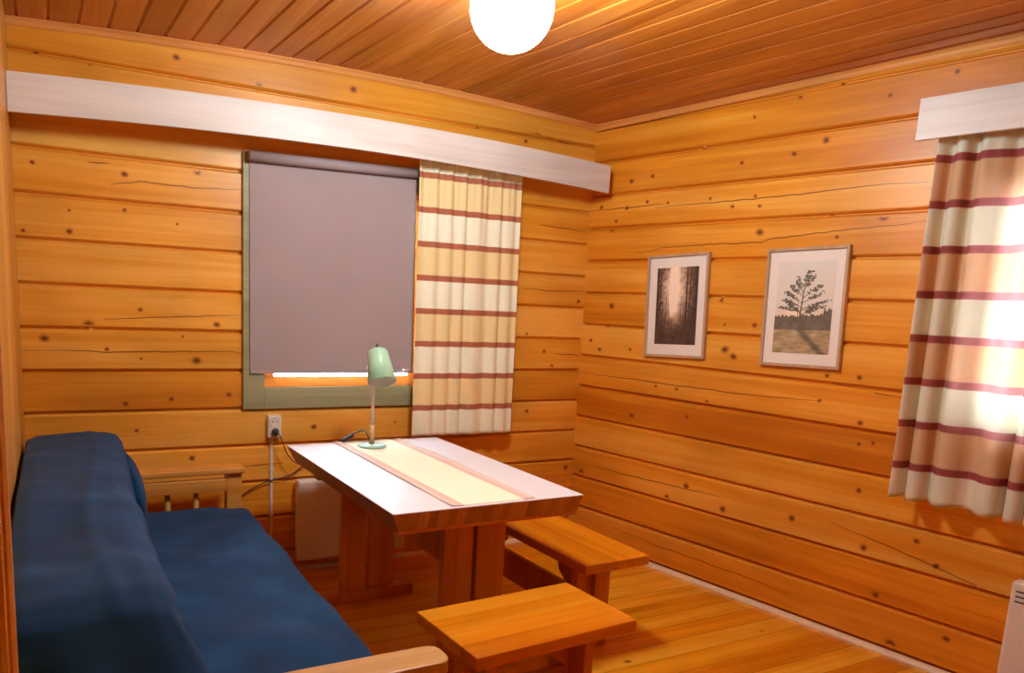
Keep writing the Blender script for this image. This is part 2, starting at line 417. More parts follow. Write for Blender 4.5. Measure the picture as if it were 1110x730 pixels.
def slab(name, x0, x1, y0, y1, z0, z1, mat, bev=0.0):
    bm = bmesh.new(); box(bm, x0, x1, y0, y1, z0, z1, bev)
    return tag(obj(name, bm, mat), kind='structure')
slab('wall_left', -2.97, -2.85, -4.42, 0, 0, 2.43, M['panel'])
slab('wall_front', -2.97, .9, -4.52, -4.42, 0, 2.45, M['panel'])
slab('floor', -2.97, 1.0, -4.52, .15, -.08, 0, M['floor'])
# door post of the left wall, a stepped profile close to the photographer
bm = bmesh.new()
prism(bm, [(-2.85, -2.36), (-2.796, -2.36), (-2.792, -2.364), (-2.792, -2.392), (-2.797, -2.398), (-2.801, -2.400), (-2.803, -2.406), (-2.810, -2.410), (-2.814, -2.402), (-2.818, -2.402), (-2.85, -2.402)], 'z', 0, 2.385)
tag(obj('trim_1', bm, M['trim_z']), kind='structure')

# ceiling boards run away from the window, fanned a little to follow the right wall
bm = bmesh.new()
NB = 36; xs = [-2.812-.107+.107*i for i in range(NB+1)]
def cx_(x, y): return x + (-y)*math.tan(DL)*max(0, (x+2.85)/2.85)*.95
sec = []
for i in range(NB):
    a, b = xs[i], xs[i+1]; g = .0075; dp = .007
    sec += [(a+.0008, dp), (a+g, 0), (b-g, 0), (b-.0008, dp)]
ys = [0.14, -.6, -1.3, -2.0, -3.0, -4.5]
rows = []
for y in ys:
    rows.append([bm.verts.new((cx_(x, y), y, zc(cx_(x, y))+d)) for x, d in sec])
for A, B in zip(rows, rows[1:]):
    for k in range(len(A)-1):
        bm.faces.new((A[k], A[k+1], B[k+1], B[k]))
top = [[bm.verts.new((v.co.x, v.co.y, 2.52)) for v in (r[0], r[-1])] for r in rows]
for (a, b), (c, d) in zip(top, top[1:]): bm.faces.new((a, c, d, b))
tag(obj('ceiling', bm, M['ceiling']), kind='structure')

# crown mouldings
bm = bmesh.new(); prev = None
for i in range(25):
    x = -2.85+2.85*i/24; z = zc(x)
    ring = [bm.verts.new((x, y, z+dz)) for y, dz in ((.004, -.030), (-.008, -.030), (-.012, -.024), (-.012, -.012), (-.020, -.004), (-.020, .003), (.004, .003))]
    if prev:
        for k in range(7): bm.faces.new((prev[k], prev[(k+1) % 7], ring[(k+1) % 7], ring[k]))
    prev = ring
bmesh.ops.recalc_face_normals(bm, faces=bm.faces[:])
tag(obj('trim_2', bm, M['trim']), kind='structure')
bm = bmesh.new(); prev = None
for i in range(25):
    x = 4.48*i/24; z = zc(x*math.sin(DL))
    ring = [bm.verts.new((x, y, z+dz)) for y, dz in ((.004, -.030), (-.008, -.030), (-.012, -.024), (-.012, -.012), (-.022, -.004), (-.022, .003), (.004, .003))]
    if prev:
        for k in range(7): bm.faces.new((prev[k], prev[(k+1) % 7], ring[(k+1) % 7], ring[k]))
    prev = ring
bmesh.ops.recalc_face_normals(bm, faces=bm.faces[:])
o = tag(obj('trim_3', bm, M['trim']), kind='structure'); o.rotation_euler = (0, 0, RZ)
bm = bmesh.new()
prism(bm, [(0.004, 0), (-.020, 0), (-.019, .008), (-.014, .016), (-.006, .021), (0.004, .022)], 'x', 0, 4.4)
o = tag(obj('baseboard_right', bm, M['baseboard']), kind='structure'); o.rotation_euler = (0, 0, RZ)
bm = bmesh.new()
prism(bm, [(0.006, 0), (-.020, 0), (-.019, .008), (-.014, .016), (-.006, .021), (0.006, .022)], 'x', -2.85, 0)
tag(obj('baseboard_back', bm, M['baseboard']), kind='structure')

# windows
def window(name, x0, x1, z0, z1, case, depth, rz=0, low=.10):
    """casing boards on the wall round an opening, a pine sash and its pane set back in it"""
    w = bpy.data.objects.new(name, None); link(w); w.rotation_euler = (0, 0, rz); tag(w, kind='structure')
    bm = bmesh.new()
    c = case
    box(bm, x0-c, x0, -depth, .004, z0-low, z1+c, .002)
    box(bm, x1, x1+c, -depth, .004, z0-low, z1+c, .002)
    box(bm, x0, x1, -depth, .004, z0-low, z0, .002)
    box(bm, x0, x1, -depth, .004, z1, z1+c, .002)
    # lining of the reveal
    for a in ((x0-.012, x0, z0-.012, z1+.012), (x1, x1+.012, z0-.012, z1+.012), (x0, x1, z0-.012, z0), (x0, x1, z1, z1+.012)):
        box(bm, a[0], a[1], .0, .15, a[2], a[3])
    obj('window_casing', bm, M['green_paint'], w)
    bm = bmesh.new(); s = .05; ya, yb = .006, .05
    xm = (x0+x1)/2
    box(bm, x0, x0+s, ya, yb, z0, z1, .003); box(bm, x1-s, x1, ya, yb, z0, z1, .003)
    box(bm, x0+s, x1-s, ya, yb, z0, z0+s, .003); box(bm, x0+s, x1-s, ya, yb, z1-s, z1, .003)
    obj('window_sash', bm, M['sash'], w)
    bm = bmesh.new(); box(bm, x0+s-.005, x1-s+.005, .026, .030, z0+s-.005, z1-s+.005)
    obj('window_pane', bm, M['glass'], w)
    return w
window('window_1', -1.855, -1.055, .935, 1.90, .10, .018, 0, .102)
window('window_2', 2.02, 2.76, 1.0, 1.90, .10, .018, RZ)

# ------------------------------------------------------------------ things on the walls
def bow(x): return .041*(1-((x+1.46)/1.38)**2)
t = thing('curtain_valance', 'long whitewashed wooden valance board spanning the wall above the roller blind', 'valance', (-1.43, 0, 0))
bm = bmesh.new(); prev = None
for i in range(41):
    x = -1.418+2.788*i/40; b = bow(x-1.43)
    ring = [bm.verts.new((x, y, z+b)) for y, z in ((-.207, 1.995), (-.225, 1.995), (-.225, 2.136), (-.207, 2.136))]
    if prev:
        for k in range(4): bm.faces.new((prev[k], prev[(k+1) % 4], ring[(k+1) % 4], ring[k]))
    else: bm.faces.new(ring)
    prev = ring
bm.faces.new(prev[::-1]); bmesh.ops.recalc_face_normals(bm, faces=bm.faces[:])
obj('board', bm, M['white_wash'], t)
for x in (-1.3, -.62, .02, .72, 1.28):
    bm = bmesh.new(); box(bm, x-.012, x+.012, -.208, .002, 2.09+bow(x-1.43), 2.12+bow(x-1.43), .002)
    obj('bracket', bm, M['steel'], t)
bm = bmesh.new(); tube(bm, [(x, -.105, 2.062+bow(x-1.43)*.5) for x in [-.1+.12*i for i in range(13)]], .007, 8)
obj('curtain_rail', bm, M['steel'], t)

t2 = thing('curtain_valance', 'short whitewashed wooden valance board above the curtain at the right edge of the photo', 'valance', (0, 0, 0), RZ)
bm = bmesh.new(); box(bm, 1.777, 2.95, -.190, -.172, 2.048, 2.196, .0015)
obj('board', bm, M['white_wash'], t2)
for x in (1.83, 2.35, 2.9):
    bm = bmesh.new(); box(bm, x-.012, x+.012, -.173, .002, 2.13, 2.16, .002); obj('bracket', bm, M['steel'], t2)
bm = bmesh.new(); tube(bm, [(1.79, -.115, 2.085), (2.9, -.115, 2.085)], .007, 8)
obj('curtain_rail', bm, M['steel'], t2)

def curtain(x0, x1, bx0, bx1, zt, zb, yo, folds, amp, seed, mat, parent_rz, label, group=None, lean=0.0, topn=2.2):
    rnd = random.Random(seed)
    ph = [rnd.uniform(0, 6.28) for _ in range(6)]
    nx, nz = 220, 70
    bm = bmesh.new(); rows = []
    for j in range(nz+1):
        t = j/nz; z = zt+(zb-zt)*t; row = []
        for i in range(nx+1):
            u = i/nx
            s = max(0, 1-t*3.2)
            e = t**.7
            X = (x0+(x1-x0)*u)*(1-e)+(bx0+(bx1-bx0)*u)*e
            uu = u+.028*math.sin(2*PI*1.7*u+ph[0])+.012*math.sin(2*PI*3.1*u+ph[1])
            wv = math.sin(2*PI*folds*uu+ph[2])
            wv = math.copysign(abs(wv)**.85, wv)
            am = amp*(.74+.26*math.sin(2*PI*1.3*u+ph[3]))*(.75+.25*min(1, t*1.7))
            y = -yo + am*wv + s*.006*math.sin(2*PI*folds*topn*u+ph[4]) + .004*math.sin(2*PI*.8*u+3*t+ph[5]) - lean*t
            X += .35*am*math.cos(2*PI*folds*uu+ph[2])*(.5+.5*t)
            zz = z
            if j == 0: zz += .006*abs(math.sin(2*PI*folds*topn*.5*u))
            if j == nz: zz += .004*math.sin(2*PI*folds*uu+ph[1])
            row.append(bm.verts.new((X, y, zz)))
        rows.append(row)
    for A, B in zip(rows, rows[1:]):
        for k in range(nx): bm.faces.new((A[k], B[k], B[k+1], A[k+1]))
    o = obj('curtain', bm, mat, None, smooth=True)
    m = o.modifiers.new('thickness', 'SOLIDIFY'); m.thickness = .0014; m.offset = 0
    o.rotation_euler = (0, 0, parent_rz)
    return tag(o, label, 'curtain', group)
curtain(-1.133, -.538, -1.125, -.522, 2.055, .680, .104, 6.5, .015, 11, M['curtain'], 0,
        'cream and beige curtain with rust stripes, hanging beside the taupe roller blind')
curtain(1.835, 2.82, 1.835, 2.86, 2.080, .70, .108, 11.0, .046, 21, M['curtain_r'], RZ,
        'striped curtain lit by daylight from behind, at the right edge of the photo', topn=1.5)

# roller blind
t = thing('roller_blind', 'taupe roller blind pulled down over the window behind the table', 'blind', (0, 0, 0))
bm = bmesh.new(); tube(bm, [(-1.936, -.046, 1.978), (-1.104, -.046, 1.996)], .024, 24)
obj('roller', bm, M['blind'], t)
for x, z in ((-1.941, 1.985), (-1.098, 2.003)):
    bm = bmesh.new(); box(bm, x-.003, x+.003, -.084, -.014, z-.034, z+.020, .001)
obj('end_bracket', bm, M['steel'], t)
bm = bmesh.new()
A = [(-1.928, -.0240, 1.978), (-1.106, -.0240, 1.996), (-1.088, -.0240, 1.020), (-1.924, -.0240, 1.012)]
vs = [bm.verts.new(p) for p in A]+[bm.verts.new((p[0], p[1]+.0016, p[2])) for p in A]
for f in ((0, 1, 2, 3), (7, 6, 5, 4), (0, 4, 5, 1), (1, 5, 6, 2), (2, 6, 7, 3), (3, 7, 4, 0)): bm.faces.new([vs[k] for k in f])
bmesh.ops.recalc_face_normals(bm, faces=bm.faces[:])
obj('blind_cloth', bm, M['blind'], t)
bm = bmesh.new(); box(bm, -1.924, -1.090, -.030, -.019, 1.003, 1.019, .002); obj('bottom_bar', bm, M['blind'], t)

# pictures
def picture(s0, z0, w, h, rot, label, maker):
    t = thing('picture_frame', label, 'picture', (s0*math.sin(DL), -s0*math.cos(DL), z0), RZ, 'framed prints on the log wall')
    t.rotation_euler = (0, rot, RZ)
    f = .013; bm = bmesh.new()
    box(bm, -w/2, -w/2+f, -.024, .0005, -h/2, h/2, .0015); box(bm, w/2-f, w/2, -.024, .0005, -h/2, h/2, .0015)
    box(bm, -w/2+f, w/2-f, -.024, .0005, h/2-f, h/2, .0015); box(bm, -w/2+f, w/2-f, -.024, .0005, -h/2, -h/2+f, .0015)
    obj('frame', bm, M['frame'], t)
    bm = bmesh.new(); box(bm, -w/2+f, w/2-f, -.012, -.004, -h/2+f, h/2-f); obj('mount', bm, M['mat'], t)
    maker(t, w, h)
def q(bm, pts, y):
    f = bm.faces.new([bm.verts.new((a, y, b)) for a, b in pts])
    return f
def print_mat(name, fn):
    N = NT(name); s = N.sep(N.coords()); N.principled(fn(N, s), .55, 0, None, .3); return N.m
def forest(t, w, h):
    pw, ph = .252, .392
    def fn(N, s):
        co = N.coords()
        dx = N.math('MULTIPLY', N.math('ADD', s[0], .012), 7.5); dz = N.math('MULTIPLY', N.math('SUBTRACT', s[2], .085), 4.2)
        r = N.math('SQRT', N.math('ADD', N.math('MULTIPLY', dx, dx), N.math('MULTIPLY', dz, dz)))
        r = N.math('ADD', r, N.math('MULTIPLY', N.math('SUBTRACT', N.noise(co, 45, 5, .7), .5), .9))
        beam = N.mrange(N.math('ABSOLUTE', N.math('ADD', s[0], .018)), .0, .045, .5, 0, True)
        beam = N.math('MULTIPLY', beam, N.mrange(s[2], -.09, 0.0, 0, 1, True))
        v = N.math('SUBTRACT', r, beam)
        c = N.ramp(v, [(.12, srgb(250, 232, 212)), (.4, srgb(206, 176, 150)), (.75, srgb(128, 98, 80)), (1.0, srgb(84, 62, 52))])
        g = N.mrange(s[2], -.19, -.07, 1, 0, True)
        return N.mix(g, c, N.ramp(N.noise(co, 30, 4), [(.3, srgb(70, 52, 44)), (.7, srgb(104, 80, 66))]))
    bm = bmesh.new(); box(bm, -pw/2, pw/2, -.0132, -.0118, -ph/2, ph/2)
    p = obj('forest_print', bm, print_mat('forest_print', fn), t)
    r = random.Random(5); bm = bmesh.new()
    for x, wd in ((-.118, .012), (-.102, .006), (-.086, .005), (-.064, .004), (-.045, .0028), (.030, .003), (.046, .004), (.060, .011), (.080, .006), (.094, .005), (.114, .012)):
        b = -.10-r.uniform(0, .03); lean = r.uniform(-.004, .004)
        tp = ph/2 if wd > .0055 else r.uniform(-.02, .10)
        q(bm, [(x-wd/2, b), (x+wd/2, b), (min(pw/2, x+wd*.35+lean), tp), (max(-pw/2, x-wd*.35+lean), tp)], -.0134)
    for k in range(340):      # leaf clumps at the top and the sides
        a = r.uniform(-1, 1); x = math.copysign(abs(a)**.55, a)*(pw/2-.006); z = r.uniform(-.04, ph/2-.006)
        if abs(x+.012) < .062-.5*(z-.15 if z > .15 else 0): continue
        s_ = r.uniform(.002, .006)
        q(bm, [(x+s_*math.cos(2*PI*i/5)*r.uniform(.6, 1), z+s_*math.sin(2*PI*i/5)*r.uniform(.6, 1)) for i in range(5)], -.01345)
    obj('tree_silhouettes', bm, plain('forest_silhouette_ink', srgb(66, 48, 40), .6), p)
def pine(t, w, h):
    pw, ph = .262, .405
    def fn(N, s):
        co = N.coords()
        sky = N.ramp(N.mrange(s[2], -.06, .2, 0, 1), [(0, srgb(236, 206, 176)), (.25, srgb(228, 218, 206)), (1, srgb(226, 222, 214))])
        mp = N.n('ShaderNodeMapping'); N.l(co, mp.inputs[0]); mp.inputs['Scale'].default_value = (1, 1, 3.5)
        field = N.ramp(N.noise(mp.outputs[0], 22, 4), [(.3, srgb(150, 128, 92)), (.55, srgb(182, 160, 122)), (.75, srgb(204, 184, 148))])
        # fan of shadow thrown by the tree across the field
        a = N.math('SUBTRACT', s[0], N.math('MULTIPLY', N.math('SUBTRACT', -.098, s[2]), 1.05))
        f = N.mrange(N.math('ABSOLUTE', N.math('ADD', a, .010)), .004, .034, .75, 0, True)
        field = N.mix(f, field, srgb(88, 80, 68))
        fld = N.math('LESS_THAN', s[2], -.098)
        sun = N.mrange(N.math('SQRT', N.math('ADD', N.math('POWER', N.math('ADD', s[0], .04), 2.0), N.math('POWER', N.math('ADD', s[2], .02), 2.0))), .0, .07, .8, 0, True)
        c = N.mix(fld, sky, field)
        return N.mix(sun, c, srgb(252, 232, 206))
    bm = bmesh.new(); box(bm, -pw/2, pw/2, -.0132, -.0118, -ph/2, ph/2)
    p = obj('lone_pine_print', bm, print_mat('lone_pine_print', fn), t)
    r = random.Random(9)
    bm = bmesh.new()          # the dark treeline
    top = []; n = 40
    for i in range(n+1):
        x = -pw/2+pw*i/n; u = i/n
        z = -.035+.008*r.uniform(-1, 1)+(.018*max(0, u-.45) if u > .45 else 0)*1.2
        if u > .86: z += .010+.02*r.random()
        top.append((x, z))
    for a, b in zip(top, top[1:]): q(bm, [(a[0], -.098), (b[0], -.098), b, a], -.0134)
    obj('treeline', bm, plain('treeline_ink', srgb(112, 100, 86), .6, var=.25, scale=40), p)
    bm = bmesh.new()
    def limb(a, b, wa, wb, y=-.0136):
        a = Vector(a); b = Vector(b); d = (b-a).normalized(); nrm = Vector((-d.y, d.x))
        q(bm, [a-nrm*wa, b-nrm*wb, b+nrm*wb, a+nrm*wa], y)
    limb((-.014, -.100), (-.012, -.03), .0045, .0036); limb((-.012, -.03), (-.004, .05), .0036, .0026); limb((-.004, .05), (.004, .13), .0026, .001)
    limb((-.022, -.07), (-.026, .04), .0018, .001)
    br = [(-.085, -.005, -.02), (-.075, .028, 0), (-.07, .055, .02), (-.05, .082, .05), (.085, .0, -.01), (.095, .022, -.005), (.07, .055, .02), (.06, .085, .04), (.03, .12, .07), (-.03, .115, .06), (.02, .145, .09), (-.055, .012, -.03), (.05, -.012, -.03)]
    for x, z, z0 in [(x*1.15, z*1.05+.004, z0) for x, z, z0 in br]:
        x0 = -.008; limb((x0, z0), (x*.6, z*.7+z0*.3), .0016, .0012); limb((x*.6, z*.7+z0*.3), (x, z), .0012, .0006)
        for k in range(40):
            tt = r.uniform(.35, 1.08); cx = x0+(x-x0)*tt+r.uniform(-.012, .012); cz = z0+(z-z0)*tt+r.uniform(-.004, .009)
            s_ = r.uniform(.002, .0054)
            q(bm, [(cx+1.7*s_*math.cos(2*PI*i/5)*r.uniform(.6, 1), cz+s_*math.sin(2*PI*i/5)*r.uniform(.5, 1)) for i in range(5)], -.0137-.00001*k)
    obj('lone_pine', bm, plain('pine_ink', srgb(104, 94, 80), .6, var=.2, scale=60), p)
picture(.651, 1.409, .372, .525, -.045, 'framed sepia print of sunbeams in a tall forest, nearer the room corner', forest)
picture(1.329, 1.425, .372, .527, -.032, 'framed print of a lone pine tree in a field, nearer the right-hand curtain', pine)

# ------------------------------------------------------------------ electrics
t = thing('wall_socket', 'white double wall socket with a black plug on the log wall left of the table', 'socket', (-1.809, 0, .747))
bm = bmesh.new(); box(bm, -.032, .032, -.034, .009, -.054, .054, .006, 3); obj('housing', bm, M['plastic'], t)
for dz in (.026, -.024):
    bm = bmesh.new(); lathe(bm, [(.0, -.002), (.018, -.002), (.0215, .003), (.0235, .003), (.0235, -.001)], 28, Matrix.Translation((0, -.034, dz)) @ Matrix.Rotation(PI/2, 4, 'X'))
    f = obj('socket_face', bm, M['plastic'], t, True)
    bm = bmesh.new()
    for sx in (-.0095, .0095): tube(bm, [(sx, -.0315, dz), (sx, -.0372, dz)], .0028, 10)
    obj('pin_hole', bm, M['slot'], f)
t = thing('power_plug', 'black plug in the lower half of the wall socket', 'plug', (-1.809, -.037, .723))
bm = bmesh.new(); lathe(bm, [(0, 0), (.017, 0), (.017, .010), (.012, .026), (.006, .034), (0, .034)], 20, Matrix.Rotation(PI/2, 4, 'X'))
obj('plug_body', bm, M['plastic_dark'], t, True)
bm = bmesh.new(); tube(bm, smoothcurve([(0, -.030, 0), (.012, -.036, -.008), (.030, -.034, -.05), (.050, -.030, -.10), (.085, -.03, -.145), (.14, -.04, -.165), (.22, -.08, -.15), (.30, -.19, -.10)], 8), .0024, 8)
obj('cord', bm, M['plastic_dark'], t, True)
bm = bmesh.new(); box(bm, -1.825, -1.811, -.010, .009, .022, .694, .002)
o = obj('cable_channel', bm, M['plastic'])
for z in (.53, .30):
    bm = bmesh.new(); box(bm, -1.829, -1.807, -.013, .004, z-.008, z+.008, .002); obj('clip', bm, M['plastic'], o)
tag(o, 'narrow white cable channel running down the wall below the socket', 'cable channel')
bm = bmesh.new(); tube(bm, smoothcurve([(-1.99, -.015, .395), (-1.92, -.014, .44), (-1.84, -.018, .475), (-1.76, -.014, .49), (-1.70, -.014, .515), (-1.62, -.014, .575), (-1.60, -.014, .60)], 8), .0030, 8)
o = obj('power_cable', bm, M['plastic_dark'], None, True); tag(o, 'dark loose cable sagging along the wall between the sofa arm and the table', 'cable')

def radiator(label, x0, x1, z0, z1, y0, y1, rz, slots=True):
    t = thing('electric_radiator', label, 'radiator', (0, 0, 0), rz)
    bm = bmesh.new(); box(bm, x0, x1, y0, y1, z0, z1, .012, 3); b = obj('casing', bm, M['radiator'], t, False)
    for k in range(int((x1-x0-.04)/.09) if slots else 0):
        bm = bmesh.new()
        xa = x0+.018+k*.09
        for j in range(3): box(bm, xa, xa+.075, y0-.0008, y0+.004, z1-.036-.019*j, z1-.030-.019*j)
        obj('grille_slots', bm, M['slot'], b)
    for x in (x0+.12, x1-.12):
        bm = bmesh.new(); box(bm, x-.02, x+.02, y1-.004, .003, z0+.08, z1-.09)
        obj('wall_bracket', bm, M['steel'], t)
radiator('white electric radiator panel on the back wall underneath the table', -1.705, -1.13, .07, .482, -.085, -.02, 0, False)
radiator('white slotted electric radiator low on the wall at the right edge of the photo', 2.272, 3.1, .08, .478, -.085, -.02, RZ)

# ceiling globe
t = thing('ceiling_lamp', 'glowing round opal globe lamp on the boarded ceiling', 'lamp', (-1.478, -1.495, 2.262))
bm = bmesh.new(); bmesh.ops.create_uvsphere(bm, u_segments=48, v_segments=32, radius=.126)
obj('globe', bm, emit('lit_opal_glass', (.86, .97, 1.0, 1), LAMP), t, True)
bm = bmesh.new(); lathe(bm, [(0, .172), (.062, .172), (.062, .140), (.055, .108), (0, .108)], 32)
obj('lamp_base', bm, M['plastic'], t, True)

# ------------------------------------------------------------------ table with its trestles
TA = .018
t = thing('dining_table', 'white-topped pine dining table standing against the wall under the window', 'table', (-1.432, -.87, 0), TA)
ZT = .708
bm = bmesh.new()
hx, hy0, hy1 = .378, -.592, .585
def frustum(bm, x0, x1, y0, y1, z0, z1, ins, iny=None):
    iny = ins if iny is None else iny
    P = [(x0+ins, y0+iny, z0), (x1-.008, y0+iny, z0), (x1-.008, y1-iny, z0), (x0+ins, y1-iny, z0), (x0, y0, z1), (x1, y0, z1), (x1, y1, z1), (x0, y1, z1)]
    v = [bm.verts.new(p) for p in P]
    for f in ((3, 2, 1, 0), (4, 5, 6, 7), (0, 1, 5, 4), (1, 2, 6, 5), (2, 3, 7, 6), (3, 0, 4, 7)): bm.faces.new([v[k] for k in f])
frustum(bm, -hx, hx, hy0, hy1, .632, ZT-.004, .034, .026)
obj('tabletop', bm, M['table_edge'], t)
bm = bmesh.new(); box(bm, -hx-.001, hx+.001, hy0-.001, hy1+.001, ZT-.004, ZT, .0012); obj('white_laminate_surface', bm, M['laminate'], t)
bm = bmesh.new()
prism(bm, [(hy0+.020, .630), (hy0+.036, .630), (hy0+.036, .641), (hy0+.022, .641)], 'x', -hx+.031, hx-.010); obj('edge_strip', bm, M['stool_leg'], t)
for (a, b, c, d, y) in ((-.085, .035, .052, .175, -.385), (-.180, -.060, -.045, .075, .405)):
    for x0, x1 in ((a, b), (c, d)):
        bm = bmesh.new(); box(bm, x0, x1, y-.018, y+.018, .04, .633, .003); obj('leg', bm, M['table_leg'], t)
    bm = bmesh.new(); box(bm, a-.10, d+.10, y-.035, y+.035, 0, .052, .004); obj('foot', bm, M['table_leg'], t)
    bm = bmesh.new(); box(bm, a-.12, d+.12, y-.03, y+.03, .585, .633, .003); obj('cross_bearer', bm, M['table_leg'], t)
bm = bmesh.new(); box(bm, -.062, -.030, -.36, .385, .42, .61, .003); obj('stretcher_board', bm, M['table_leg'], t)

# table runner
def runner():
    N = NT('cream_runner_cloth'); s = N.sep(N.coords())
    e = N.math('ABSOLUTE', s[0])
    b = N.math('MULTIPLY', N.mrange(e, .118, .121), 1.0)
    b2 = N.math('MULTIPLY', N.mrange(e, .146, .149), 1.0)
    col = N.mix(b, srgb(252, 245, 218), srgb(222, 192, 178))
    col = N.mix(b2, col, srgb(232, 212, 200))
    w = N.noise(N.coords(), 300, 2)
    N.principled(col, .85, 0, N.bump(w, .15, .001), .2); return N.m
bm = bmesh.new(); nx, ny = 24, 60; rows = []
r = random.Random(2)
for j in range(ny+1):
    v = j/ny; row = []
    for i in range(nx+1):
        u = i/nx*2-1
        x = u*.166; y = -.588+1.172*v
        z = .0022+.0010*math.sin(9*u+4*v)*math.sin(14*v)
        if abs(u) > .72: z += .0030*abs(math.sin(9*v+2))*(abs(u)-.72)/.28
        if u > .8 and .45 < v < .56: z += .006*math.sin((v-.45)/.11*PI)
        if u > 0: x += .012*max(0, math.sin((v-.35)*6))*u
        row.append(bm.verts.new((x, y, z)))
    rows.append(row)
for A, B in zip(rows, rows[1:]):
    for k in range(nx): bm.faces.new((A[k], A[k+1], B[k+1], B[k]))
o = obj('table_runner', bm, runner(), None, True)
m = o.modifiers.new('thickness', 'SOLIDIFY'); m.thickness = .0012; m.offset = -1
o.location = (-1.424, -.862, ZT); o.rotation_euler = (0, 0, TA)
tag(o, 'cream table runner with pinkish borders laid along the white table', 'table runner')

# desk lamp
LX, LY = -1.468, -.432
t = thing('desk_lamp', 'mint green desk lamp standing on the runner at the window end of the table', 'lamp', (LX, LY, ZT+.0036))
bm = bmesh.new(); lathe(bm, [(0, 0), (.062, 0), (.066, .003), (.066, .007), (.062, .010), (0, .012)], 40); obj('base', bm, M['mint_blue'], t, True)
bm = bmesh.new(); tube(bm, [(0, 0, .010), (0, 0, .10)], .0115, 18); obj('wooden_sleeve', bm, M['beech'], t, True)
bm = bmesh.new(); tube(bm, [(0, 0, .10), (0, 0, .385)], .0075, 16); obj('pole', bm, M['pole'], t, True)
ax = Vector((-.02, -.50, -.86)).normalized()
top = Vector((.010, -.008, .437)); Q = ax.to_track_quat('Z', 'Y').to_matrix().to_4x4()
Mx = Matrix.Translation(top) @ Q
bm = bmesh.new()
lathe(bm, [(.006, -.004), (.030, -.003), (.042, .004), (.047, .014), (.064, .155), (.0625, .155), (.0435, .016), (.038, .008), (.006, .0)], 44, Mx)
sh = obj('lamp_shade', bm, M['mint'], t, True)
bm = bmesh.new(); lathe(bm, [(.0620, .1545), (.0445, .017), (.036, .010), (0, .010)], 44, Mx); obj('shade_lining', bm, M['shade_in'], sh, True)
bm = bmesh.new(); lathe(bm, [(0, .02), (.013, .02), (.014, .045), (.026, .075), (.030, .095), (.024, .118), (0, .126)], 24, Mx); obj('bulb', bm, M['shade_in'], sh, True)
bm = bmesh.new(); tube(bm, [(0, 0, .385), (.003, .004, .415), tuple(top-ax*.002)], .006, 10); obj('hinge_arm', bm, M['steel'], t, True)
bm = bmesh.new(); tube(bm, [tuple(top-ax*.004), tuple(top-ax*.006+Vector((0, 0, .012))), tuple(top+Vector((0, 0, .03)))], .0042, 10); obj('switch_knob', bm, M['plastic_dark'], t, True)
bm = bmesh.new(); tube(bm, smoothcurve([(.0, .010, .012), (.0, .040, .030), (-.002, .085, .058), (-.022, .13, .045), (-.035, .138, .040)], 6)+[Vector((-.040, .139, .034))], .003, 8)
cd = obj('cord', bm, M['plastic_dark'], t, True)
bm = bmesh.new(); box(bm, -.032, .032, -.011, .011, -.009, .009, .005, 3, Matrix.Translation((-.066, .143, .016)) @ Matrix.Rotation(-.45, 4, 'Y'))
obj('inline_switch', bm, M['plastic_dark'], cd)
bm = bmesh.new(); tube(bm, smoothcurve([(-.095, .147, .004), (-.115, .158, -.004), (-.12, .185, -.02), (-.11, .20, -.09), (-.10, .21, -.16)], 6), .003, 8); obj('cord_tail', bm, M['plastic_dark'], cd, True)

# ------------------------------------------------------------------ stools (built lengthwise along x)
def stool(name, label, cat, L, W, lx, g):
    t = thing(name, label, cat, group='pine seats round the table')
    H = .42
    bm = bmesh.new(); box(bm, -L/2, L/2, -W/2, W/2, H-.040, H, .004, 2); obj('seat', bm, M['stool'], t)
    for sx in (-1, 1):
        x = sx*lx
        for sy in (-1, 1):
            y0, y1 = sorted((sy*.012, sy*.088))
            bm = bmesh.new(); box(bm, x-.019, x+.019, y0, y1, 0, H-.039, .003); obj('leg', bm, M['stool_leg'], t)
    # board between the leg pairs, widening into a bracket under the seat at each end
    e = lx+.045
    P = [(-e, .086), (e, .086), (e, .385), (lx-g-.07, .385), (lx-g-.075, .31), (lx-g-.055, .262), (lx-g, .220)]
    P += [(-(lx-g), .220), (-(lx-g-.055), .262), (-(lx-g-.075), .31), (-(lx-g-.07), .385), (-e, .385)]
    bm = bmesh.new(); prism(bm, P, 'y', -.0122, .0122, .0015); obj('stretcher_board', bm, M['stool_leg'], t)
    return t
s1 = stool('wooden_stool', 'short rectangular pine stool in front of the near end of the table', 'stool', .60, .352, .19, .03)
s1.location = (-1.446, -1.736, 0); s1.rotation_euler = (0, 0, .06)
s2 = stool('wooden_bench', 'long pine bench pushed halfway under the table on its picture-wall side', 'bench', 1.14, .322, .415, .14)
s2.location = (-.842, -.858, 0); s2.rotation_euler = (0, 0, PI/2+.03)

# ------------------------------------------------------------------ sofa
t = thing('sofa', 'wooden-framed sofa bed with slatted arms under blue throws, along the left wall', 'sofa', (-2.42, -1.15, 0))
ox, oy = -2.42, -1.15
def sb(bm, x0, x1, y0, y1, z0, z1, b=.003, seg=2): box(bm, x0-ox, x1-ox, y0-oy, y1-oy, z0, z1, b, seg)
